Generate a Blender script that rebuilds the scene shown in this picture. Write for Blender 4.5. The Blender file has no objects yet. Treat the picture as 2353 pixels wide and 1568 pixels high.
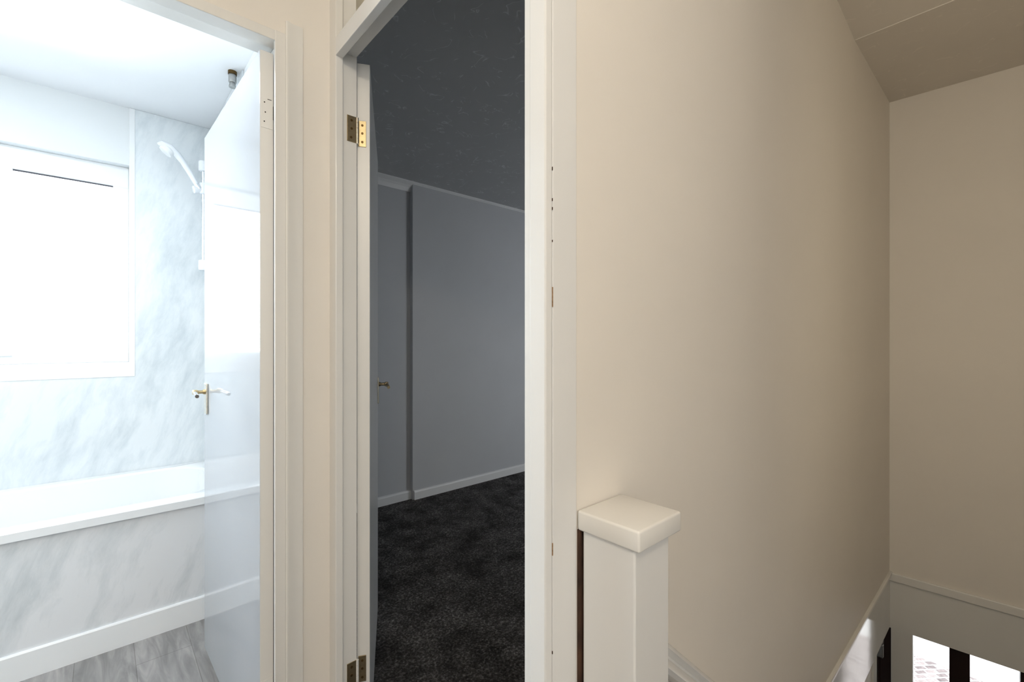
import bpy, bmesh, math, random
from mathutils import Vector, Matrix
random.seed(3)
S = bpy.context.scene
C = S.collection
PI = math.pi

# ------------------------------------------------------------------ materials
def new_mat(name):
    m = bpy.data.materials.new(name); m.use_nodes = True
    nt = m.node_tree
    b = nt.nodes['Principled BSDF']
    return m, nt, b

def N(nt, kind, **kw):
    n = nt.nodes.new(kind)
    for k, v in kw.items():
        if k in n.inputs: n.inputs[k].default_value = v
        else: setattr(n, k, v)
    return n

def ramp(nt, stops):
    r = nt.nodes.new('ShaderNodeValToRGB')
    e = r.color_ramp.elements
    while len(e) < len(stops): e.new(0.5)
    for i, (p, c) in enumerate(stops):
        e[i].position = p; e[i].color = (*c, 1)
    return r

def coords(nt, scale=(1, 1, 1), rot=(0, 0, 0)):
    tc = nt.nodes.new('ShaderNodeTexCoord')
    mp = nt.nodes.new('ShaderNodeMapping')
    mp.inputs['Scale'].default_value = scale
    mp.inputs['Rotation'].default_value = rot
    nt.links.new(tc.outputs['Object'], mp.inputs['Vector'])
    return mp

def paint(name, col, rough=0.5, var=0.03, scale=6, bump=0.0, bscale=60, spec=0.5, stretch=(1, 1, 1), bdist=0.002, coat=0.0):
    m, nt, b = new_mat(name)
    mp = coords(nt, stretch)
    n1 = N(nt, 'ShaderNodeTexNoise', Scale=scale, Detail=4.0)
    nt.links.new(mp.outputs[0], n1.inputs['Vector'])
    r = ramp(nt, [(0.3, tuple(c * (1 - var) for c in col)), (0.7, tuple(min(1, c * (1 + var)) for c in col))])
    nt.links.new(n1.outputs['Fac'], r.inputs[0])
    nt.links.new(r.outputs[0], b.inputs['Base Color'])
    b.inputs['Roughness'].default_value = rough
    b.inputs['Specular IOR Level'].default_value = spec
    if coat:
        b.inputs['Coat Weight'].default_value = coat
        b.inputs['Coat Roughness'].default_value = 0.05
    if bump:
        n2 = N(nt, 'ShaderNodeTexNoise', Scale=bscale, Detail=5.0)
        nt.links.new(mp.outputs[0], n2.inputs['Vector'])
        bp = N(nt, 'ShaderNodeBump', Strength=bump, Distance=bdist)
        nt.links.new(n2.outputs['Fac'], bp.inputs['Height'])
        nt.links.new(bp.outputs[0], b.inputs['Normal'])
    return m

def metal(name, col, rough):
    m, nt, b = new_mat(name)
    mp = coords(nt)
    n1 = N(nt, 'ShaderNodeTexNoise', Scale=90.0, Detail=3.0)
    nt.links.new(mp.outputs[0], n1.inputs['Vector'])
    r = ramp(nt, [(0.35, tuple(c * 0.85 for c in col)), (0.65, col)])
    nt.links.new(n1.outputs['Fac'], r.inputs[0])
    nt.links.new(r.outputs[0], b.inputs['Base Color'])
    b.inputs['Metallic'].default_value = 1.0
    b.inputs['Roughness'].default_value = rough
    return m

def marble(name, base, vein, rough=0.12):
    m, nt, b = new_mat(name)
    mp = coords(nt, (1, 1, 1), (0, math.radians(-17), 0))
    wob = N(nt, 'ShaderNodeTexNoise', Scale=2.5, Detail=3.0)
    nt.links.new(mp.outputs[0], wob.inputs['Vector'])
    mx = nt.nodes.new('ShaderNodeVectorMath'); mx.operation = 'MULTIPLY_ADD'
    mx.inputs[1].default_value = (0.12, 0.12, 0.12)
    nt.links.new(wob.outputs['Color'], mx.inputs[0]); nt.links.new(mp.outputs[0], mx.inputs[2])
    st = nt.nodes.new('ShaderNodeMapping'); st.inputs['Scale'].default_value = (1.0, 1.0, 0.28)
    nt.links.new(mx.outputs[0], st.inputs['Vector'])
    n1 = N(nt, 'ShaderNodeTexNoise', Scale=15.0, Detail=9.0, Roughness=0.66)
    nt.links.new(st.outputs[0], n1.inputs['Vector'])
    n2 = N(nt, 'ShaderNodeTexNoise', Scale=3.2, Detail=5.0, Roughness=0.6)
    nt.links.new(st.outputs[0], n2.inputs['Vector'])
    ad = nt.nodes.new('ShaderNodeMath'); ad.operation = 'MULTIPLY_ADD'; ad.inputs[1].default_value = 0.55
    mu = nt.nodes.new('ShaderNodeMath'); mu.operation = 'MULTIPLY'; mu.inputs[1].default_value = 0.45
    nt.links.new(n2.outputs['Fac'], mu.inputs[0])
    nt.links.new(n1.outputs['Fac'], ad.inputs[0]); nt.links.new(mu.outputs[0], ad.inputs[2])
    r = ramp(nt, [(0.36, vein), (0.46, tuple((v + c) / 2 * 1.02 for v, c in zip(vein, base))), (0.55, base)])
    nt.links.new(ad.outputs[0], r.inputs[0])
    nt.links.new(r.outputs[0], b.inputs['Base Color'])
    b.inputs['Roughness'].default_value = rough
    return m

def carpet_mat(name):
    m, nt, b = new_mat(name)
    mp = coords(nt)
    n1 = N(nt, 'ShaderNodeTexNoise', Scale=7.0, Detail=5.0, Roughness=0.65)
    n2 = N(nt, 'ShaderNodeTexNoise', Scale=110.0, Detail=4.0, Roughness=0.7)
    n3 = N(nt, 'ShaderNodeTexNoise', Scale=420.0, Detail=1.0)
    for n in (n1, n2, n3): nt.links.new(mp.outputs[0], n.inputs['Vector'])
    r1 = ramp(nt, [(0.36, (0.055, 0.052, 0.052)), (0.64, (0.16, 0.153, 0.152))])
    r2 = ramp(nt, [(0.40, (0.35, 0.35, 0.35)), (0.55, (1, 1, 1)), (0.68, (2.6, 2.6, 2.6))])
    nt.links.new(n1.outputs['Fac'], r1.inputs[0]); nt.links.new(n2.outputs['Fac'], r2.inputs[0])
    mx = nt.nodes.new('ShaderNodeMix'); mx.data_type = 'RGBA'; mx.blend_type = 'MULTIPLY'
    mx.inputs[0].default_value = 1.0
    nt.links.new(r1.outputs[0], mx.inputs[6]); nt.links.new(r2.outputs[0], mx.inputs[7])
    nt.links.new(mx.outputs[2], b.inputs['Base Color'])
    b.inputs['Roughness'].default_value = 1.0
    b.inputs['Specular IOR Level'].default_value = 0.1
    bp = N(nt, 'ShaderNodeBump', Strength=0.9, Distance=0.008)
    nt.links.new(n2.outputs['Fac'], bp.inputs['Height'])
    bp2 = N(nt, 'ShaderNodeBump', Strength=0.6, Distance=0.003)
    nt.links.new(n3.outputs['Fac'], bp2.inputs['Height']); nt.links.new(bp.outputs[0], bp2.inputs['Normal'])
    nt.links.new(bp2.outputs[0], b.inputs['Normal'])
    return m

def vinyl_mat(name):
    m, nt, b = new_mat(name)
    mp = coords(nt, (1, 1, 1), (0, 0, PI / 2))
    br = nt.nodes.new('ShaderNodeTexBrick')
    br.offset = 0.37
    br.inputs['Scale'].default_value = 1.0
    br.inputs['Brick Width'].default_value = 1.2
    br.inputs['Row Height'].default_value = 0.17
    br.inputs['Mortar Size'].default_value = 0.0012
    br.inputs['Color1'].default_value = (0.31, 0.302, 0.30, 1)
    br.inputs['Color2'].default_value = (0.255, 0.25, 0.248, 1)
    br.inputs['Mortar'].default_value = (0.17, 0.165, 0.16, 1)
    nt.links.new(mp.outputs[0], br.inputs['Vector'])
    st = nt.nodes.new('ShaderNodeMapping'); st.inputs['Scale'].default_value = (1.2, 9, 1)
    nt.links.new(mp.outputs[0], st.inputs['Vector'])
    n1 = N(nt, 'ShaderNodeTexNoise', Scale=2.6, Detail=7.0, Roughness=0.58, Distortion=1.2)
    nt.links.new(st.outputs[0], n1.inputs['Vector'])
    r = ramp(nt, [(0.33, (0.72, 0.72, 0.72)), (0.5, (1.0, 0.99, 0.985)), (0.66, (1.32, 1.30, 1.28))])
    nt.links.new(n1.outputs['Fac'], r.inputs[0])
    mx = nt.nodes.new('ShaderNodeMix'); mx.data_type = 'RGBA'; mx.blend_type = 'MULTIPLY'; mx.inputs[0].default_value = 1.0
    nt.links.new(br.outputs['Color'], mx.inputs[6]); nt.links.new(r.outputs[0], mx.inputs[7])
    nt.links.new(mx.outputs[2], b.inputs['Base Color'])
    b.inputs['Roughness'].default_value = 0.38
    return m

def brick_mat(name):
    m, nt, b = new_mat(name)
    mp = coords(nt, (1, 1, 1), (0, 0, math.radians(38)))
    br = nt.nodes.new('ShaderNodeTexBrick')
    br.inputs['Scale'].default_value = 1.0
    br.inputs['Brick Width'].default_value = 0.12
    br.inputs['Row Height'].default_value = 0.06
    br.inputs['Mortar Size'].default_value = 0.008
    br.inputs['Color1'].default_value = (0.40, 0.345, 0.335, 1)
    br.inputs['Color2'].default_value = (0.20, 0.165, 0.165, 1)
    br.inputs['Mortar'].default_value = (0.6, 0.58, 0.57, 1)
    nt.links.new(mp.outputs[0], br.inputs['Vector'])
    n1 = N(nt, 'ShaderNodeTexNoise', Scale=30.0, Detail=4.0)
    nt.links.new(mp.outputs[0], n1.inputs['Vector'])
    r = ramp(nt, [(0.3, (0.7, 0.7, 0.7)), (0.7, (1.25, 1.25, 1.25))])
    nt.links.new(n1.outputs['Fac'], r.inputs[0])
    mx = nt.nodes.new('ShaderNodeMix'); mx.data_type = 'RGBA'; mx.blend_type = 'MULTIPLY'; mx.inputs[0].default_value = 1.0
    nt.links.new(br.outputs['Color'], mx.inputs[6]); nt.links.new(r.outputs[0], mx.inputs[7])
    nt.links.new(mx.outputs[2], b.inputs['Base Color'])
    b.inputs['Roughness'].default_value = 0.9
    return m

def artex(name, col, rough=0.7, strength=0.8):
    """stippled / combed textured ceiling"""
    m, nt, b = new_mat(name)
    mp = coords(nt)
    n1 = N(nt, 'ShaderNodeTexNoise', Scale=8.0, Detail=2.0, Distortion=1.2)
    nt.links.new(mp.outputs[0], n1.inputs['Vector'])
    r = ramp(nt, [(0.485, (0, 0, 0)), (0.5, (1, 1, 1)), (0.515, (0, 0, 0))])
    nt.links.new(n1.outputs['Fac'], r.inputs[0])
    mk = N(nt, 'ShaderNodeTexNoise', Scale=13.0, Detail=1.0)
    nt.links.new(mp.outputs[0], mk.inputs['Vector'])
    r2 = ramp(nt, [(0.50, (0, 0, 0)), (0.58, (1, 1, 1))])
    nt.links.new(mk.outputs['Fac'], r2.inputs[0])
    mu = nt.nodes.new('ShaderNodeMath'); mu.operation = 'MULTIPLY'
    nt.links.new(r.outputs[0], mu.inputs[0]); nt.links.new(r2.outputs[0], mu.inputs[1])
    bp = N(nt, 'ShaderNodeBump', Strength=strength * 0.4, Distance=0.004)
    nt.links.new(mu.outputs[0], bp.inputs['Height'])
    nt.links.new(bp.outputs[0], b.inputs['Normal'])
    n3 = N(nt, 'ShaderNodeTexNoise', Scale=2.0)
    nt.links.new(mp.outputs[0], n3.inputs['Vector'])
    r3 = ramp(nt, [(0.3, tuple(c * 0.95 for c in col)), (0.7, col)])
    nt.links.new(n3.outputs['Fac'], r3.inputs[0])
    mx = nt.nodes.new('ShaderNodeMix'); mx.data_type = 'RGBA'; mx.blend_type = 'MIX'
    mx.inputs[7].default_value = (*[min(0.95, c * (1 + 0.75 * strength)) for c in col], 1)  # glints painted in: ridges get a lighter base colour
    nt.links.new(mu.outputs[0], mx.inputs[0]); nt.links.new(r3.outputs[0], mx.inputs[6])
    nt.links.new(mx.outputs[2], b.inputs['Base Color'])
    b.inputs['Roughness'].default_value = rough
    return m

def glass(name, tint=(1, 1, 1)):
    m = bpy.data.materials.new(name); m.use_nodes = True
    nt = m.node_tree; nt.nodes.clear()
    out = nt.nodes.new('ShaderNodeOutputMaterial')
    t = nt.nodes.new('ShaderNodeBsdfTransparent'); t.inputs[0].default_value = (*tint, 1)
    g = nt.nodes.new('ShaderNodeBsdfGlossy'); g.inputs['Roughness'].default_value = 0.03
    fr = nt.nodes.new('ShaderNodeFresnel'); fr.inputs['IOR'].default_value = 1.45
    mx = nt.nodes.new('ShaderNodeMixShader')
    nt.links.new(fr.outputs[0], mx.inputs[0]); nt.links.new(t.outputs[0], mx.inputs[1]); nt.links.new(g.outputs[0], mx.inputs[2])
    nt.links.new(mx.outputs[0], out.inputs[0])
    return m

M = {}
M['cream'] = paint('cream_wall_paint', (0.80, 0.755, 0.69), 0.65, 0.015, 3, 0.10, 90)
M['wall_c'] = paint('stair_wall_paint', (0.80, 0.755, 0.69), 0.6, 0.02, 2.5, 0.12, 70)
M['gloss'] = paint('white_gloss_paint', (0.78, 0.78, 0.77), 0.26, 0.012, 5, 0.10, 45, stretch=(3, 3, 0.6), bdist=0.001)
M['gloss_warm'] = paint('aged_gloss_paint', (0.80, 0.785, 0.75), 0.24, 0.012, 5, 0.10, 45, stretch=(3, 3, 0.6), bdist=0.001)
M['mirror_gloss'] = paint('high_gloss_board', (0.74, 0.74, 0.72), 0.10, 0.02, 8, 0.12, 30, bdist=0.001)
M['fascia'] = paint('fascia_paint', (0.74, 0.73, 0.70), 0.35, 0.015, 5, 0.08, 60)
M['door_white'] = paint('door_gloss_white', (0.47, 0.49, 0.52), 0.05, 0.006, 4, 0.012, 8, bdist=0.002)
M['door_edge'] = paint('door_edge_paint', (0.78, 0.765, 0.73), 0.35, 0.015, 8, 0.15, 50, stretch=(3, 3, 0.5), bdist=0.001)
M['ceil'] = artex('textured_ceiling_paint', (0.74, 0.69, 0.62), 0.7, 0.12)
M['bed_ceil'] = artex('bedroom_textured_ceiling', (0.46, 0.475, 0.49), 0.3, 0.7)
M['bed_wall'] = paint('bedroom_grey_wall', (0.50, 0.515, 0.54), 0.6, 0.02, 3, 0.05, 80)
M['bed_trim'] = paint('bedroom_white_trim', (0.74, 0.75, 0.76), 0.35, 0.015, 5)
M['bath_wall'] = paint('bathroom_white_paint', (0.80, 0.83, 0.85), 0.55, 0.01, 3)
M['bath_ceil'] = paint('bathroom_ceiling_paint', (0.90, 0.91, 0.93), 0.6, 0.01, 3)
M['marble'] = marble('marble_panel', (0.80, 0.845, 0.875), (0.60, 0.66, 0.70))
M['marble_low'] = marble('marble_bath_panel', (0.80, 0.82, 0.85), (0.58, 0.62, 0.65), 0.22)
M['tub'] = paint('white_bath_acrylic', (0.88, 0.90, 0.92), 0.10, 0.004, 3)
M['upvc'] = paint('window_white_plastic', (0.88, 0.90, 0.92), 0.3, 0.005, 3)
M['plastic'] = paint('white_shower_plastic', (0.86, 0.89, 0.94), 0.2, 0.01, 12)
M['chrome'] = metal('chrome', (0.80, 0.82, 0.84), 0.12)
M['grey_metal'] = metal('dull_grey_metal', (0.45, 0.45, 0.44), 0.35)
M['brass'] = metal('polished_brass', (0.58, 0.47, 0.27), 0.42)
M['brass_dull'] = metal('tarnished_brass', (0.42, 0.33, 0.20), 0.42)
M['gold_white'] = metal('pale_gold_metal', (0.86, 0.82, 0.72), 0.22)
M['screw'] = metal('dark_screw', (0.16, 0.10, 0.04), 0.5)
M['hole'] = paint('dark_hole', (0.012, 0.010, 0.008), 0.9)
M['crack'] = paint('bare_timber_crack', (0.36, 0.25, 0.16), 0.8, 0.3, 200)
M['gap'] = paint('bare_brown_timber', (0.055, 0.026, 0.014), 0.85, 0.7, 60, 0.6, 90, stretch=(1, 1, 0.3))
M['brown'] = paint('dark_brown_stain', (0.018, 0.008, 0.007), 0.35, 0.2, 10)
M['gasket'] = paint('grey_gasket', (0.07, 0.07, 0.085), 0.7, 0.05)
M['overpanel'] = paint('overpanel_paint', (0.46, 0.43, 0.34), 0.5, 0.03, 6)
M['carpet'] = carpet_mat('charcoal_carpet')
M['vinyl'] = vinyl_mat('grey_wood_vinyl')
M['brick'] = brick_mat('garden_brick')
M['ground'] = paint('paving', (0.6, 0.59, 0.58), 0.9, 0.15, 10)
M['glass'] = glass('clear_glass')
M['bath_glass'] = glass('window_glass', (0.97, 0.99, 1.0))

# ------------------------------------------------------------------ mesh helpers
class MB:
    def __init__(self): self.bm = bmesh.new()
    def box(self, x0, x1, y0, y1, z0, z1, bev=0.0, seg=2):
        t = bmesh.new()
        bmesh.ops.create_cube(t, size=1.0)
        for v in t.verts:
            v.co = Vector(((x0 + x1) / 2 + v.co.x * (x1 - x0), (y0 + y1) / 2 + v.co.y * (y1 - y0), (z0 + z1) / 2 + v.co.z * (z1 - z0)))
        if bev: bmesh.ops.bevel(t, geom=list(t.edges), offset=bev, segments=seg, affect='EDGES', profile=0.5)
        self._join(t); return self
    def _join(self, t, mat=None):
        if mat is not None: bmesh.ops.transform(t, matrix=mat, verts=t.verts)
        me = bpy.data.meshes.new('tmp'); t.to_mesh(me); t.free()
        self.bm.from_mesh(me); bpy.data.meshes.remove(me)
    def prism(self, pts, vec, bev=0.0):
        """closed polygon of 3-D points extruded by vec"""
        t = bmesh.new()
        a = [t.verts.new(p) for p in pts]; b = [t.verts.new(Vector(p) + Vector(vec)) for p in pts]
        t.faces.new(a[::-1]); t.faces.new(b)
        n = len(a)
        for i in range(n): t.faces.new((a[i], a[(i + 1) % n], b[(i + 1) % n], b[i]))
        bmesh.ops.recalc_face_normals(t, faces=t.faces)
        if bev: bmesh.ops.bevel(t, geom=list(t.edges), offset=bev, segments=2, affect='EDGES', profile=0.5)
        self._join(t); return self
    def cyl(self, p0, p1, r0, r1=None, n=24, bev=0.0):
        r1 = r0 if r1 is None else r1
        p0, p1 = Vector(p0), Vector(p1); d = p1 - p0
        t = bmesh.new()
        bmesh.ops.create_cone(t, cap_ends=True, segments=n, radius1=r0, radius2=r1, depth=d.length)
        if bev:
            ed = [e for e in t.edges if len(e.link_faces) == 2 and any(len(f.verts) > 4 for f in e.link_faces)]
            bmesh.ops.bevel(t, geom=ed, offset=bev, segments=2, affect='EDGES', profile=0.5)
        q = d.to_track_quat('Z', 'Y').to_matrix().to_4x4()
        self._join(t, Matrix.Translation((p0 + p1) / 2) @ q); return self
    def tube(self, pts, radii, n=14, flat=None):
        """swept tube with per-point radius; flat=(axis, factor) optional squash"""
        pts = [Vector(p) for p in pts]
        t = bmesh.new(); rings = []
        up = Vector((0, 1, 0.01))
        for i, p in enumerate(pts):
            d = (pts[min(i + 1, len(pts) - 1)] - pts[max(i - 1, 0)]).normalized()
            u = d.cross(up).normalized(); w = u.cross(d).normalized()
            r = radii[i] if isinstance(radii, (list, tuple)) else radii
            ru, rw = r if isinstance(r, (list, tuple)) else (r, r)
            rings.append([t.verts.new(p + u * math.cos(2 * PI * k / n) * ru + w * math.sin(2 * PI * k / n) * rw) for k in range(n)])
        for a, b in zip(rings, rings[1:]):
            for k in range(n): t.faces.new((a[k], a[(k + 1) % n], b[(k + 1) % n], b[k]))
        t.faces.new(rings[0][::-1]); t.faces.new(rings[-1])
        bmesh.ops.recalc_face_normals(t, faces=t.faces)
        self._join(t); return self
    def xf(self, mat):
        bmesh.ops.transform(self.bm, matrix=mat, verts=self.bm.verts); return self
    def build(self, name, mat, parent=None, smooth=False, origin=None):
        me = bpy.data.meshes.new(name)
        if origin is None:
            vs = [v.co for v in self.bm.verts]
            lo = Vector([min(v[i] for v in vs) for i in range(3)]); hi = Vector([max(v[i] for v in vs) for i in range(3)])
            origin = Vector(((lo.x + hi.x) / 2, (lo.y + hi.y) / 2, lo.z))
        origin = Vector(origin)
        base = Vector(parent.matrix_world.translation) if parent else Vector((0, 0, 0))
        bmesh.ops.translate(self.bm, vec=-origin, verts=self.bm.verts)
        self.bm.to_mesh(me); self.bm.free()
        me.materials.append(M[mat] if isinstance(mat, str) else mat)
        if smooth:
            for p in me.polygons: p.use_smooth = True
            try: me.set_sharp_from_angle(angle=math.radians(38))
            except Exception: pass
        o = bpy.data.objects.new(name, me); C.objects.link(o)
        o.location = origin
        if parent is not None:
            o.parent = parent; o.location = origin - base
        bpy.context.view_layer.update()
        return o

def empty(name, loc):
    o = bpy.data.objects.new(name, None); o.empty_display_size = 0.05
    C.objects.link(o); o.location = loc
    bpy.context.view_layer.update()
    return o

def tag(o, label, cat=None, kind=None, group=None):
    o['label'] = label
    if cat: o['category'] = cat
    if kind: o['kind'] = kind
    if group: o['group'] = group
    return o

def B(*a, **k): return MB().box(*a, **k)
def struct(o, label, cat): return tag(o, label, cat, 'structure')

# ------------------------------------------------------------------ key dimensions (metres, floor z = 0)
XB = 0.4755      # face of the bedroom door frame
YA = 1.293       # face of the bathroom door wall
YC = 0.4574      # face of the stair wall
ZC = 2.478       # landing ceiling
YW = 3.07        # outer wall, inside face

# ------------------------------------------------------------------ landing shell
struct(MB().box(-1.6, 0.60, -1.6, 1.40, -0.22, 0.0).build('floor', 'carpet'), 'dark carpeted landing floor at the top of the stairs', 'floor')
w = MB()
w.box(0.359, 0.480, YA, 1.393, 0, ZC + .04)                 # strip between the doors
w.box(-1.6, -0.46, YA, 1.393, 0, ZC + .04)
w.box(-0.46, 0.359, YA, 1.393, 2.004, ZC + .04)             # above the bathroom door
struct(w.build('wall_left', 'cream'), 'cream landing wall around the open bathroom door', 'wall')
struct(MB().box(0.545, 3.30, YC + .0015, 0.5574, -0.02, 2.52).build('wall_right', 'wall_c'), 'long cream wall running beside the stairs', 'wall')
# end wall above the stairs (slightly out of square)
P0, P1 = Vector((3.0745, 0.457, 0)), Vector((3.104, -0.0106, 0))
dD = (P1 - P0).normalized(); nD = Vector((-dD.y, dD.x, 0))   # nD points away from the landing
if nD.x < 0: nD = -nD
def Dp(s, z, n=0.0): return P0 + dD * s + nD * n + Vector((0, 0, z))
def dbox(mb, s0, s1, n0, n1, z0, z1, bev=0.0):
    pts = [Dp(s0, z0, n0), Dp(s1, z0, n0), Dp(s1, z0, n1), Dp(s0, z0, n1)]
    mb.prism(pts, (0, 0, z1 - z0), bev); return mb
struct(dbox(MB(), -0.15, 1.15, 0, 0.12, -0.02, 2.52).build('wall_far', 'cream'), 'shaded cream end wall high above the foot of the stairs', 'wall')
struct(MB().box(0.60, 3.3, -0.62, -0.52, -2.3, 2.52).build('wall_near', 'cream'), 'cream wall on the open side of the stairwell', 'wall')
w = MB().box(-1.7, -1.6, -1.7, 1.393, 0, 2.52).box(-1.7, 0.6, -1.7, -1.6, 0, 2.52).box(0.6, 0.7, -1.7, -0.52, -0.2, 2.52)
struct(w.build('wall_back', 'cream'), 'cream landing walls behind the viewer', 'wall')
# landing ceiling: flat, then a shallow break and a lower stretch over the stairs
c = MB()
c.prism([(-1.7, -1.7, ZC), (2.06, -1.7, ZC), (2.32, -1.7, 2.4465), (3.35, -1.7, 2.4525), (3.35, -1.7, 2.6), (-1.7, -1.7, 2.6)], (0, 2.24, 0))
c.box(-1.7, 0.56, 0.5, 1.42, ZC, 2.6)
struct(c.build('ceiling', 'ceil'), 'cream textured ceiling over landing and stairs with a slight crease', 'ceiling')
r_ = MB().tube([(2.3205, 0.457, 2.4468), (2.318, 0.1, 2.4468), (2.314, -0.5, 2.4468)], 0.0022, 8)
struct(r_.build('trim_6', 'cream', smooth=True), 'thin raised plaster ridge along the crease of the stair ceiling', 'plaster ridge')

# ------------------------------------------------------------------ stairwell below floor level
FZ = -0.296
f = MB().box(0.66, 3.08, YC - 0.010, YC + .05, -0.022, -0.004, 0.004)
struct(f.build('trim_1', 'gloss_warm'), 'cream painted bead along the stair wall at floor level', 'trim')
struct(B(0.66, 3.075, YC, YC + .05, FZ, -0.02).build('trim_2', 'mirror_gloss'), 'high gloss white board on the stair wall below floor level', 'trim')
f = MB(); dbox(f, -0.004, 0.95, -0.013, 0.02, -0.052, -0.010, 0.004)
struct(f.build('trim_3', 'gloss_warm'), 'cream bead across the end wall above the front door', 'trim')
f = MB(); dbox(f, -0.004, 0.95, 0.0, 0.10, FZ - .006, -0.05)
struct(f.build('trim_4', 'fascia'), 'wide flat grey white board above the front door glass', 'trim')
w = MB().box(0.66, 2.70, YC + .012, YC + .1, -2.3, FZ)
struct(w.build('wall_lower', 'cream'), 'lower hall wall below the stair wall', 'wall')
struct(B(-0.02, 3.3, -0.55, 0.55, -2.42, -2.2).build('floor_hall', 'carpet'), 'dark hall floor at the foot of the stairs', 'floor')
st = MB()
for k in range(10): st.box(0.62 + .19 * k, 0.62 + .19 * (k + 1), -0.52, YC + .012, -2.25, -0.22 * (k + 1) - 0.0)
tag(st.build('staircase', 'carpet'), 'dark carpeted stairs descending beside the long cream wall', 'stairs', 'structure')
# side doorway at the foot of the stairs, dark brown door within a white casing
d = empty('door_3', (2.90, YC + .05, -2.2)); struct(d, 'dark brown door in the corner at the foot of the stairs, white casing', 'door')
MB().box(2.775, 3.072, YC + .040, YC + .08, -2.2, FZ).build('door_leaf', 'brown', d)
m = MB(); dbox(m, -0.12, 0.002, 0.012, 0.05, -2.2, FZ - .004); m.build('door_leaf', 'brown', d)  # dark filler board closing the corner beside the jamb, not a leaf
MB().box(2.70, 2.775, YC + .004, YC + .09, -2.2, FZ, 0.004).build('casing', 'mirror_gloss', d)
k = MB().box(2.93, 3.03, YC + .018, YC + .042, -0.395, -0.345, 0.004).box(2.925, 2.945, YC + .005, YC + .042, -0.40, -0.335, 0.003)
k.build('door_catch', 'grey_metal', d)
# front door: white jamb, dark stiles, clear panes
d = empty('door_4', Dp(0.3, -2.2)); struct(d, 'glazed front door with dark brown stiles below the flat board', 'door')
m = MB(); dbox(m, 0.003, 0.089, 0.004, 0.09, -2.2, FZ - .004, 0.003); m.build('jamb', 'fascia', d)
m = MB(); dbox(m, 0.224, 0.296, 0.02, 0.08, -2.2, FZ - .004, 0.002); m.build('stile', 'brown', d)
m = MB(); dbox(m, 0.459, 0.98, 0.02, 0.08, -2.2, FZ - .004, 0.002); m.build('stile', 'brown', d)
m = MB(); dbox(m, 0.089, 0.459, 0.02, 0.08, -2.2, -2.05); m.build('bottom_rail', 'brown', d)
m = MB(); dbox(m, 0.086, 0.227, 0.045, 0.05, -2.06, FZ - .002); m.build('pane', 'glass', d)
m = MB(); dbox(m, 0.293, 0.462, 0.045, 0.05, -2.06, FZ - .002); m.build('pane', 'glass', d)
# garden beyond
struct(MB().box(3.35, 9.0, -5, 5, -2.5, -2.3).build('floor_outside', 'ground'), 'pale paving outside the front door', 'ground')
struct(MB().box(3.35, 6.72, -5, 5, -2.32, -2.292).build('floor_drive', 'brick'), 'sunlit block paved drive seen through the front door glass', 'ground')

# ------------------------------------------------------------------ newel and handrail
nw = empty('newel_post', (0.604, 0.402, 0.0)); tag(nw, 'square white painted newel post with a flat cap at the stair head', 'newel post')
NX0, NX1, NY0, NY1 = 0.5505, 0.642, 0.3575, 0.4495
MB().box(NX0, NX1, NY0, NY1, -0.30, 0.912, 0.0025).build('shaft', 'gloss', nw)
c = MB().box(0.5455, 0.6615, 0.3475, 0.4570, 0.9085, 0.939, 0.0035, 3)
c.build('cap', 'gloss_warm', nw, smooth=True)
MB().box(0.5478, 0.560, YC - .003, YC + .0015, -0.30, 0.908).build('trim_5', 'gap')
struct(bpy.data.objects['trim_5'], 'dark bare timber strip in the gap behind the newel post', 'trim')
# moulded handrail along the stair wall
sl = math.atan(0.875); cs, sn = math.cos(sl), math.sin(sl)
prof = [(0.4574, 0.0), (0.446, 0.0), (0.438, -0.003), (0.434, -0.009), (0.437, -0.015), (0.443, -0.019), (0.443, -0.023),
        (0.434, -0.026), (0.424, -0.031), (0.420, -0.039), (0.424, -0.047), (0.434, -0.051), (0.4574, -0.052)]
def rail_pt(X, y, h):   # h measured perpendicular to the slope
    return Vector((X + h * sn * 0 , y, 0.6105 - 0.875 * (X - 0.8182) + h / cs))
hr = MB(); x0, x1 = 0.6432, 1.9
hr.prism([rail_pt(x0, y, h) for y, h in prof], Vector((x1 - x0, 0, -0.875 * (x1 - x0))))
tag(hr.build('handrail', 'gloss', smooth=True), 'white moulded handrail sloping down the stair wall from the newel post', 'handrail')

# ------------------------------------------------------------------ bathroom door frame and door
fr = empty('trim_7', (0.0, YA, 0)); struct(fr, 'white painted frame around the bathroom doorway', 'door frame')
MB().box(0.3345, 0.3605, 1.290, 1.303, 0, 2.0070, 0.002).box(0.3465, 0.3608, 1.303, 1.399, 0, 2.005).build('jamb', 'gloss_warm', fr)
MB().box(-0.47, -0.435, 1.290, 1.400, 0, 2.005, 0.002).build('jamb', 'gloss_warm', fr)
MB().box(-0.434, 0.3600, 1.2907, 1.336, 1.980, 2.0065, 0.0015).box(-0.434, 0.3455, 1.336, 1.400, 1.992, 2.0065).build('head', 'gloss_warm', fr)
pr = [(0.3595, 1.2945, 0), (0.3595, 1.287, 0), (0.3625, 1.2845, 0), (0.368, 1.2845, 0), (0.376, 1.2885, 0), (0.396, 1.287, 0), (0.4025, 1.288, 0), (0.4035, 1.2945, 0)]
MB().prism(pr, (0, 0, 2.040)).build('architrave', 'gloss_warm', fr, smooth=True)

# leaf in local space: hinge edge corner at origin, length along +Y, thickness along +X
def leaf_matrix(cx, cy, ang):  # ang = heading of leaf measured from +X
    return Matrix.Translation((cx, cy, 0)) @ Matrix.Rotation(ang - PI / 2, 4, 'Z')

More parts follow.
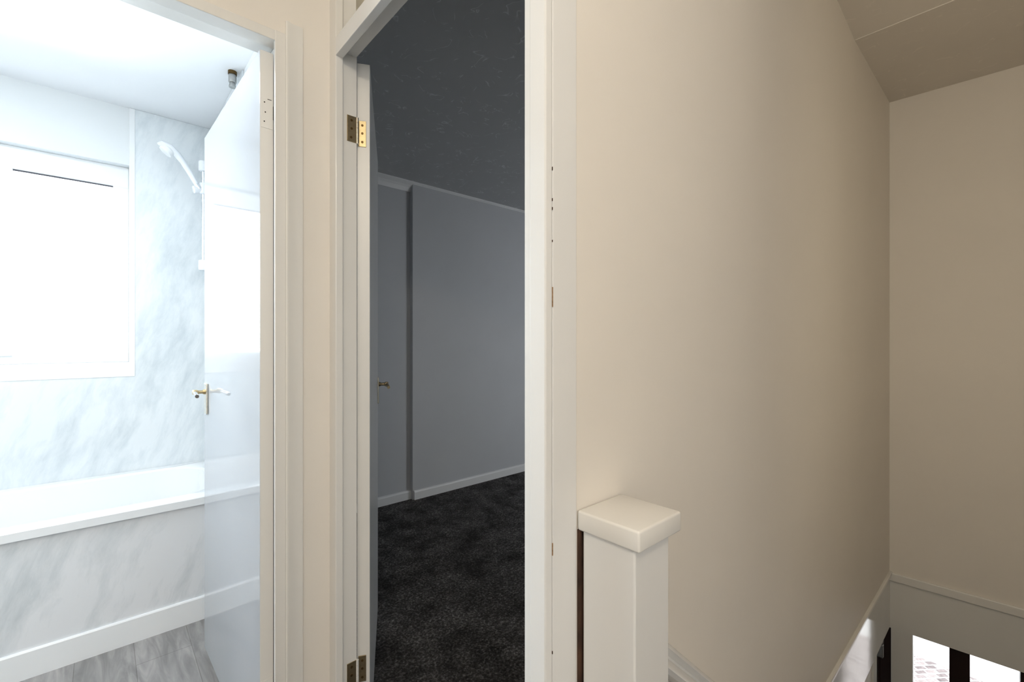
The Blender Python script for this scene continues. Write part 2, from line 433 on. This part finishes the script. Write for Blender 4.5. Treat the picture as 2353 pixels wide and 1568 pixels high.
def lever_handle(parent, mat, side, L, zc, plate_mat, lever_mat, tip_mat):
    """side=-1: stands off the local -X face, +1: local +X face (thickness given via x0)"""
    x0, s = side
    yc = L - 0.052
    m = MB().box(min(x0, x0 + s * .007), max(x0, x0 + s * .007), yc - .019, yc + .019, zc - .083, zc + .031, 0.003)
    o = m.xf(mat).build('backplate', plate_mat, parent)
    m = MB().cyl((x0 + s * .005, yc, zc), (x0 + s * .014, yc, zc), 0.0105, 0.008, 20).cyl((x0 + s * .012, yc, zc), (x0 + s * .034, yc, zc), 0.006, 0.0065, 20)
    m.box(min(x0 + s * .030, x0 + s * .046), max(x0 + s * .030, x0 + s * .046), yc - .02, yc + .008, zc - .008, zc + .009, 0.003)
    lv = m.xf(mat).build('lever', lever_mat, parent, smooth=True)
    pts = [(x0 + s * .040, yc - .012, zc), (x0 + s * .043, yc - .05, zc - .001), (x0 + s * .046, yc - .085, zc - .003), (x0 + s * .048, yc - .105, zc - .005)]
    MB().tube(pts, [(.007, .007), (.006, .0065), (.006, .006), (.0065, .006)], 12).xf(mat).build('grip', tip_mat, lv, smooth=True)

LA = 0.731; angA = math.atan2(0.731, -0.0195); mA = leaf_matrix(0.3105, 1.340, angA)
dA = empty('door_1', (0.3105, 1.340, 0)); struct(dA, 'glossy white flush bathroom door standing wide open', 'door')
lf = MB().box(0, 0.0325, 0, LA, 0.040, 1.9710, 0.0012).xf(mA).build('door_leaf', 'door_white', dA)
m = MB().box(0.0006, 0.0322, -0.0012, 0.002, 0.043, 1.9695); m.xf(mA).build('hinge_edge', 'door_edge', dA)
for zc in (1.804, 0.262):
    h = MB().box(0.0025, 0.0315, -0.0028, 0.001, zc - .0385, zc + .0385, 0.0006).xf(mA).build('hinge_plate', 'door_edge', dA)
    for (hx, hz) in ((.0105, .029), (.0125, .003), (.0100, -.022)):
        MB().cyl((hx, -0.0034, zc + hz), (hx, -0.002, zc + hz), 0.0017, n=12).xf(mA).build('screw_hole', 'hole', h)
    if zc > 1:
        MB().box(0.018, 0.0275, -0.0033, -0.002, zc + .0382, zc + .0396).box(0.0312, 0.0322, -0.0033, -0.002, zc - .012, zc + .024).xf(mA).build('paint_crack', 'hole', h)
lever_handle(dA, mA, (0.0, -1), LA, 1.012, 'gold_white', 'brass', 'chrome')

# ------------------------------------------------------------------ bedroom door frame (storey height) and door
fr = empty('trim_8', (0.51, 0.9, 0)); struct(fr, 'white painted storey height frame of the bedroom doorway', 'door frame')
p = MB().box(XB, 0.4955, 1.248, 1.2945, 0, ZC + .01, 0.0018).box(0.4955, 0.5395, 1.260, 1.2945, 0, ZC + .01)
p.build('post', 'gloss_warm', fr)
p = MB().box(XB, 0.4905, YC, 0.4905, 0, ZC + .01, 0.0022).box(XB + .0025, 0.4955, 0.4885, 0.504, 0, ZC + .01, 0.0018).box(0.4912, 0.545, YC, 0.492, 0, ZC + .01, 0.0012)
po = p.build('post', 'gloss', fr)
for zz in ((1.250, 1.279), (0.886, 0.904), (0.742, 0.746), (1.45, 1.455), (1.405, 1.409), (0.63, 0.634), (1.392, 1.396), (1.345, 1.348)):
    big = zz[1] - zz[0] > .01
    MB().box(0.4902, 0.4902 + (.0016 if big else .0008), YC - .0004, YC + .002, zz[0], zz[1]).build('paint_crack', 'crack' if big else 'gap', po)
t = MB().box(XB - .0006, 0.4955, 0.492, 1.2486, 1.980, 2.0285, 0.0012).box(0.4955, 0.5375, 0.492, 1.265, 2.004, 2.0285)
t.build('transom', 'gloss', fr)
MB().box(0.5375, 0.549, 0.480, 1.296, 2.0285, 2.40).build('over_panel', 'overpanel', fr)

LB = 0.740; angB = math.radians(62.7); mBm = leaf_matrix(0.578, 1.259, angB) @ Matrix.Translation((-0.035, 0, 0))
dB = empty('door_2', (0.578, 1.259, 0)); struct(dB, 'white flush bedroom door swung open into the dim bedroom', 'door')
MB().box(0, 0.035, 0, LB, 0.008, 2.000, 0.0012).xf(mBm).build('door_leaf', 'bed_trim', dB)
MB().box(0.0004, 0.0346, -0.0012, 0.002, 0.010, 1.998).xf(mBm).build('hinge_edge', 'door_edge', dB)
def brass_hinge(zc, tarn):
    h = empty('hinge', (0.5405, 1.2615, zc - .038)); h.parent = dB; h.location = Vector((0.5405, 1.2615, zc - .038)) - Vector((0.578, 1.259, 0))
    bpy.context.view_layer.update()
    fm = 'brass_dull'
    fp = MB().box(0.511, 0.5375, 1.2575, 1.262, zc - .036, zc + .037, 0.0006).build('frame_plate', fm, h)
    dp = MB().box(0.0035, 0.0250, -0.0038, 0.001, zc - .038, zc + .036, 0.0006).xf(mBm).build('door_plate', 'brass_dull' if tarn else 'brass', h)
    kn = MB()
    for i in range(5): kn.cyl((0.5405, 1.2590, zc - .037 + .0148 * i), (0.5405, 1.2590, zc - .037 + .0148 * (i + 1) - .0006), 0.0042, n=16)
    kn.build('knuckle', 'door_edge' if tarn else 'gold_white', h, smooth=True)
    for dz in (-.024, .001, .024):
        MB().cyl((0.522 + .0015 * (dz > 0), 1.2568, zc + dz), (0.522 + .0015 * (dz > 0), 1.2585, zc + dz), 0.0035, n=14).build('screw', 'screw', fp)
        MB().cyl((0.0145, -0.0048, zc + dz - .001), (0.0145, -0.003, zc + dz - .001), 0.0034, n=14).xf(mBm).build('screw', 'screw', dp)
brass_hinge(1.797, False); brass_hinge(0.258, True)
lever_handle(dB, mBm, (0.035, 1), LB, 1.012, 'gold_white', 'brass_dull', 'brass_dull')

# ------------------------------------------------------------------ bathroom
struct(MB().box(-1.3, 0.47, 1.393, 3.07, -0.1, 0.0).box(-0.45, 0.36, 1.30, 1.393, -0.1, 0.0015).build('floor_bathroom', 'vinyl'), 'grey wood effect vinyl floor of the bathroom', 'floor')
struct(B(-1.4, 0.54, 1.393, 3.3, 2.40, 2.5).build('ceiling_bathroom', 'bath_ceil'), 'bright white bathroom ceiling', 'ceiling')
WX0, WX1, WZ0, WZ1 = -0.95, 0.1068, 1.0915, 2.1055
w = MB().box(-1.3, WX0, YW, 3.30, 0, 2.4).box(WX1, 0.54, YW, 3.30, 0, 2.4).box(WX0, WX1, YW, 3.30, 0, WZ0).box(WX0, WX1, YW, 3.30, WZ1, 2.4)
struct(w.build('wall_window', 'bath_wall'), 'white bathroom wall around the bright window', 'wall')
struct(B(0.47, 0.54, 1.2945, YW, 0, 2.42).build('wall_partition', 'bath_wall'), 'partition wall between bathroom and bedroom', 'wall')
struct(B(-1.4, -1.3, 1.393, 3.3, 0, 2.42).build('wall_bathroom', 'bath_wall'), 'white bathroom side wall beyond the window', 'wall')
# wall panels
w = MB().box(0.1295, 0.4695, YW - .008, YW, 0.50, 2.399).box(-1.3, 0.1295, YW - .008, YW, 0.50, 1.018).box(0.462, 0.4695, 2.30, YW - .008, 0.50, 2.399)
struct(w.build('trim_9', 'marble'), 'grey white marble effect wall panels around the bath', 'wall panel')
w = MB().box(WX1, 0.1295, YW - .010, YW, 1.018, 2.399, 0.001).box(-0.97, 0.1295, YW - .011, YW, 1.018, WZ0, 0.001)
struct(w.build('trim_10', 'upvc'), 'pale edging strips around the bathroom window and panel joint', 'trim')
# window
wn = empty('window_1', (-0.4, 3.14, WZ0)); struct(wn, 'overexposed white framed bathroom window above the bath', 'window')
FY0, FY1 = 3.120, 3.185
m = MB().box(WX0, WX1, FY0, FY1, WZ0, 1.135, 0.003).box(WX0, WX1, FY0, FY1, 1.998, WZ1, 0.003).box(0.049, WX1, FY0 + .001, FY1, 1.134, 1.999, 0.002).box(WX0, -0.90, FY0 + .001, FY1, 1.134, 1.999, 0.002).box(-0.372, -0.306, FY0 - .012, FY1, 1.13, 2.0, 0.003)
m.build('window_frame', 'upvc', wn)
MB().box(-0.3055, 0.0455, FY0 - .0015, FY0 + .004, 1.9905, 1.9970).build('gasket_line', 'gasket', wn)
MB().box(-0.3075, 0.0495, 3.150, 3.156, 1.133, 1.999).build('pane', 'bath_glass', wn)
MB().box(-0.902, -0.370, 3.150, 3.156, 1.133, 1.999).build('pane', 'bath_glass', wn)

# bath
bt = empty('bathtub', (-0.4, 2.71, 0)); tag(bt, 'white bathtub with a marble effect front panel under the window', 'bathtub')
def tub():
    bm = bmesh.new()
    X0, X1, Y0, Y1 = -1.297, 0.461, 2.352, 3.061
    def loop(x0, x1, y0, y1, z, r, n=8):
        out = []
        for cx, cy, a0 in ((x1 - r, y1 - r, 0), (x0 + r, y1 - r, 90), (x0 + r, y0 + r, 180), (x1 - r, y0 + r, 270)):
            for k in range(n + 1):
                a = math.radians(a0 + 90 * k / n); out.append((cx + r * math.cos(a), cy + r * math.sin(a), z))
        return [bm.verts.new(p) for p in out]
    L = [loop(X0, X1, Y0, Y1, 0.497, 0.004), loop(X0, X1, Y0, Y1, 0.527, 0.004), loop(X0 + .004, X1 - .004, Y0 + .004, Y1 - .004, 0.531, 0.006),
         loop(X0 + .07, X1 - .055, Y0 + .075, Y1 - .055, 0.531, 0.16), loop(X0 + .08, X1 - .065, Y0 + .085, Y1 - .065, 0.522, 0.155),
         loop(X0 + .14, X1 - .11, Y0 + .12, Y1 - .10, 0.25, 0.14), loop(X0 + .22, X1 - .16, Y0 + .17, Y1 - .15, 0.15, 0.12)]
    for a, b in zip(L, L[1:]):
        n = len(a)
        for k in range(n): bm.faces.new((a[k], a[(k + 1) % n], b[(k + 1) % n], b[k]))
    bm.faces.new(L[-1])
    bmesh.ops.recalc_face_normals(bm, faces=bm.faces)
    m = MB(); m.bm.free(); m.bm = bm
    return m
tub().build('tub', 'tub', bt, smooth=True)
MB().box(-1.297, 0.461, 2.366, 2.378, 0.0, 0.499).build('bath_panel', 'marble_low', bt)
MB().box(-1.297, 0.461, 2.355, 2.3665, 0.0, 0.094).prism([(-1.297, 2.355, 0.094), (-1.297, 2.3665, 0.094), (-1.297, 2.3665, 0.099), (-1.297, 2.358, 0.099)], (1.758, 0, 0)).build('plinth', 'upvc', bt)

# shower set on the end wall
RX, RY = 0.406, 2.926
sh = empty('shower_set', (RX, RY, 1.55)); tag(sh, 'white shower handset on a chrome riser rail over the bath end', 'shower')
MB().cyl((RX, RY, 1.60), (RX, RY, 2.15), 0.0095, n=20).build('riser_rail', 'chrome', sh, smooth=True)
for zc in (2.135, 1.605):
    MB().cyl((0.462, RY, zc), (RX, RY, zc), 0.017, 0.019, 20, 0.004).cyl((RX, RY, zc - .028), (RX, RY, zc + .028), 0.0225, n=24, bev=.007).build('rail_bracket', 'plastic', sh, smooth=True)
MB().cyl((RX, RY, 1.985), (RX, RY, 2.045), 0.020, n=24, bev=.006).cyl((RX - .01, RY, 2.01), (RX - .045, RY - .006, 2.00), 0.018, 0.020, 20, .004).build('slider', 'plastic', sh, smooth=True)
a0 = Vector((RX - .022, RY - .008, 2.012)); hk = 0.86
pts = [a0 + Vector(q) * hk for q in ((0, 0, 0), (-.022, 0, .040), (-.052, 0, .095), (-.080, 0, .142), (-.108, 0, .178), (-.142, 0, .207), (-.185, 0, .222), (-.203, 0, .219))]
hs = MB().tube(pts, [(.011, .011), (.012, .012), (.013, .012), (.0135, .013), (.017, .021), (.019, .033), (.015, .031), (.003, .010)], 20).build('shower_head', 'plastic', sh, smooth=True)
MB().cyl(a0 + Vector((-.150, 0, .196)) * hk, a0 + Vector((-.166, 0, .176)) * hk, .034, .031, 28, .003).build('spray_plate', 'upvc', hs, smooth=True)
MB().cyl(a0 + Vector((-.012, 0, .018)), a0 + Vector((.004, 0, -.004)), .0145, n=20).build('connector', 'chrome', hs, smooth=True)
hp = []
for i in range(22):
    t_ = i / 21
    hp.append((RX + .012 + .03 * math.sin(t_ * PI), RY - .012 + .0 * t_, 2.0 - 0.95 * math.sin(t_ * PI / 2) ))
MB().tube(hp, 0.0062, 10).build('hose', 'plastic', sh, smooth=True)
# little fitting under the bathroom ceiling, by the top of the door
cf = empty('ceiling_fitting', (0.436, 2.345, 2.33)); tag(cf, 'tiny grey metal fitting hanging from the bathroom ceiling just behind the open door top', 'ceiling fitting')
cx, cy = 0.434, 2.345
MB().cyl((cx, cy, 2.385), (cx, cy, 2.4), 0.0175, n=24).build('collar', 'screw', cf, smooth=True)
MB().cyl((cx, cy, 2.350), (cx, cy, 2.386), 0.0155, n=24, bev=.002).cyl((cx, cy, 2.329), (cx, cy, 2.351), 0.0145, 0.011, 24, .002).build('body', 'grey_metal', cf, smooth=True)

# ------------------------------------------------------------------ bedroom
struct(B(0.54, 4.2, 0.5574, 3.2, -0.1, 0.003).build('floor_bedroom', 'carpet'), 'dark charcoal pile carpet of the bedroom', 'floor')
struct(B(0.54, 4.2, 0.50, 3.25, 2.40, 2.5).build('ceiling_bedroom', 'bed_ceil'), 'dim swirl textured bedroom ceiling', 'ceiling')
struct(B(1.0, 4.2, 3.10, 3.25, 0, 2.42).build('wall_bedroom', 'bed_wall'), 'grey recessed bedroom wall beside the open door', 'wall')
struct(B(0.54, 1.0, 3.10, 3.25, 0, 2.42).build('wall_bedroom_corner', 'bed_wall'), 'grey bedroom wall corner behind the open door', 'wall')
struct(B(1.744, 4.2, 3.06, 3.11, 0, 2.3995).build('wall_bedroom_front', 'bed_wall'), 'grey bedroom wall stretch standing forward of the recess', 'wall')
struct(MB().box(4.2, 4.3, 0.5, 3.25, 0, 2.42).build('wall_bedroom_side', 'bed_wall'), 'bedroom side wall out of sight', 'wall')
cv = [(0.54, 3.10, 2.4), (0.54, 3.10, 2.330), (0.54, 3.094, 2.330), (0.54, 3.090, 2.338), (0.54, 3.080, 2.358), (0.54, 3.068, 2.374), (0.54, 3.054, 2.386), (0.54, 3.048, 2.392), (0.54, 3.048, 2.4)]
struct(MB().prism(cv, (3.66, 0, 0)).build('trim_11', 'bed_trim'), 'white coving along the top of the bedroom wall', 'coving')
def skirt(y, x0, x1):
    pr = [(x0, y, 0), (x0, y, .058), (x0, y + .003, .066), (x0, y + .009, .071), (x0, y + .016, .071), (x0, y + .016, 0)]
    return MB().prism(pr, (x1 - x0, 0, 0))
struct(skirt(3.045, 1.752, 4.2).build('baseboard_right', 'bed_trim'), 'white skirting along the forward bedroom wall', 'skirting')
struct(skirt(3.085, 0.54, 1.744).build('baseboard_left', 'bed_trim'), 'white skirting along the recessed bedroom wall', 'skirting')

# ------------------------------------------------------------------ light
def area(name, loc, tgt, sx, sy, W, col):
    l = bpy.data.lights.new(name, 'AREA'); l.shape = 'RECTANGLE'; l.size = sx; l.size_y = sy; l.energy = W; l.color = col
    o = bpy.data.objects.new(name, l); C.objects.link(o); o.location = loc
    o.rotation_euler = (Vector(tgt) - Vector(loc)).to_track_quat('-Z', 'Y').to_euler()
    return o
area('window_daylight', (-0.42, 3.29, 1.58), (-0.42, 0, 1.58), 1.05, 1.0, 80, (0.87, 0.95, 1.0))
p = bpy.data.lights.new('landing_pendant', 'POINT'); p.energy = 26; p.color = (1.0, 0.88, 0.70); p.shadow_soft_size = 0.05
o = bpy.data.objects.new('landing_pendant', p); C.objects.link(o); o.location = (-0.42, -0.40, 2.22)
area('bathroom_fill', (-0.55, 1.95, 2.37), (-0.55, 1.95, 0), 0.35, 0.35, 13, (0.93, 0.97, 1.0))  # added unseen fill lamp that brightens the bath panel and floor
area('landing_fill', (-0.25, -1.56, 1.75), (0.3, 1.0, 1.3), 1.3, 1.0, 19.5, (0.95, 0.97, 1.0))
area('side_fill', (-1.56, -0.2, 1.1), (1.0, 0.2, 1.0), 0.8, 1.4, 4.5, (0.80, 0.90, 1.0))  # added cool fill for faces turned left
area('bedroom_daylight', (4.1, 1.7, 1.5), (0, 2.2, 1.2), 0.8, 1.0, 0.31, (0.66, 0.88, 1.0))
area('stair_fill', (1.6, -0.48, 1.5), (3.2, -0.02, 1.35), 0.7, 1.6, 4.0, (1.0, 0.88, 0.68))
s = bpy.data.lights.new('sun', 'SUN'); s.energy = 2.5; s.angle = 0.02; s.color = (1, 0.96, 0.9)
so = bpy.data.objects.new('sun', s); C.objects.link(so); so.rotation_euler = (math.radians(45), 0, math.radians(-70))

wd = bpy.data.worlds.new('sky'); S.world = wd; wd.use_nodes = True
bg = wd.node_tree.nodes['Background']; bg.inputs[0].default_value = (0.93, 0.97, 1.0, 1); bg.inputs[1].default_value = 3.5

# ------------------------------------------------------------------ camera
cam = bpy.data.cameras.new('camera'); cam.sensor_width = 36; cam.lens = 16.0646; cam.clip_start = 0.02
co = bpy.data.objects.new('camera', cam); C.objects.link(co)
co.location = (0, 0, 1.2)
co.rotation_euler = (PI / 2, 0, math.atan(1168.5 / 1050) - PI / 2)
S.camera = co
S.view_settings.view_transform = 'Standard'
S.view_settings.look = 'None'
S.view_settings.exposure = 0.0
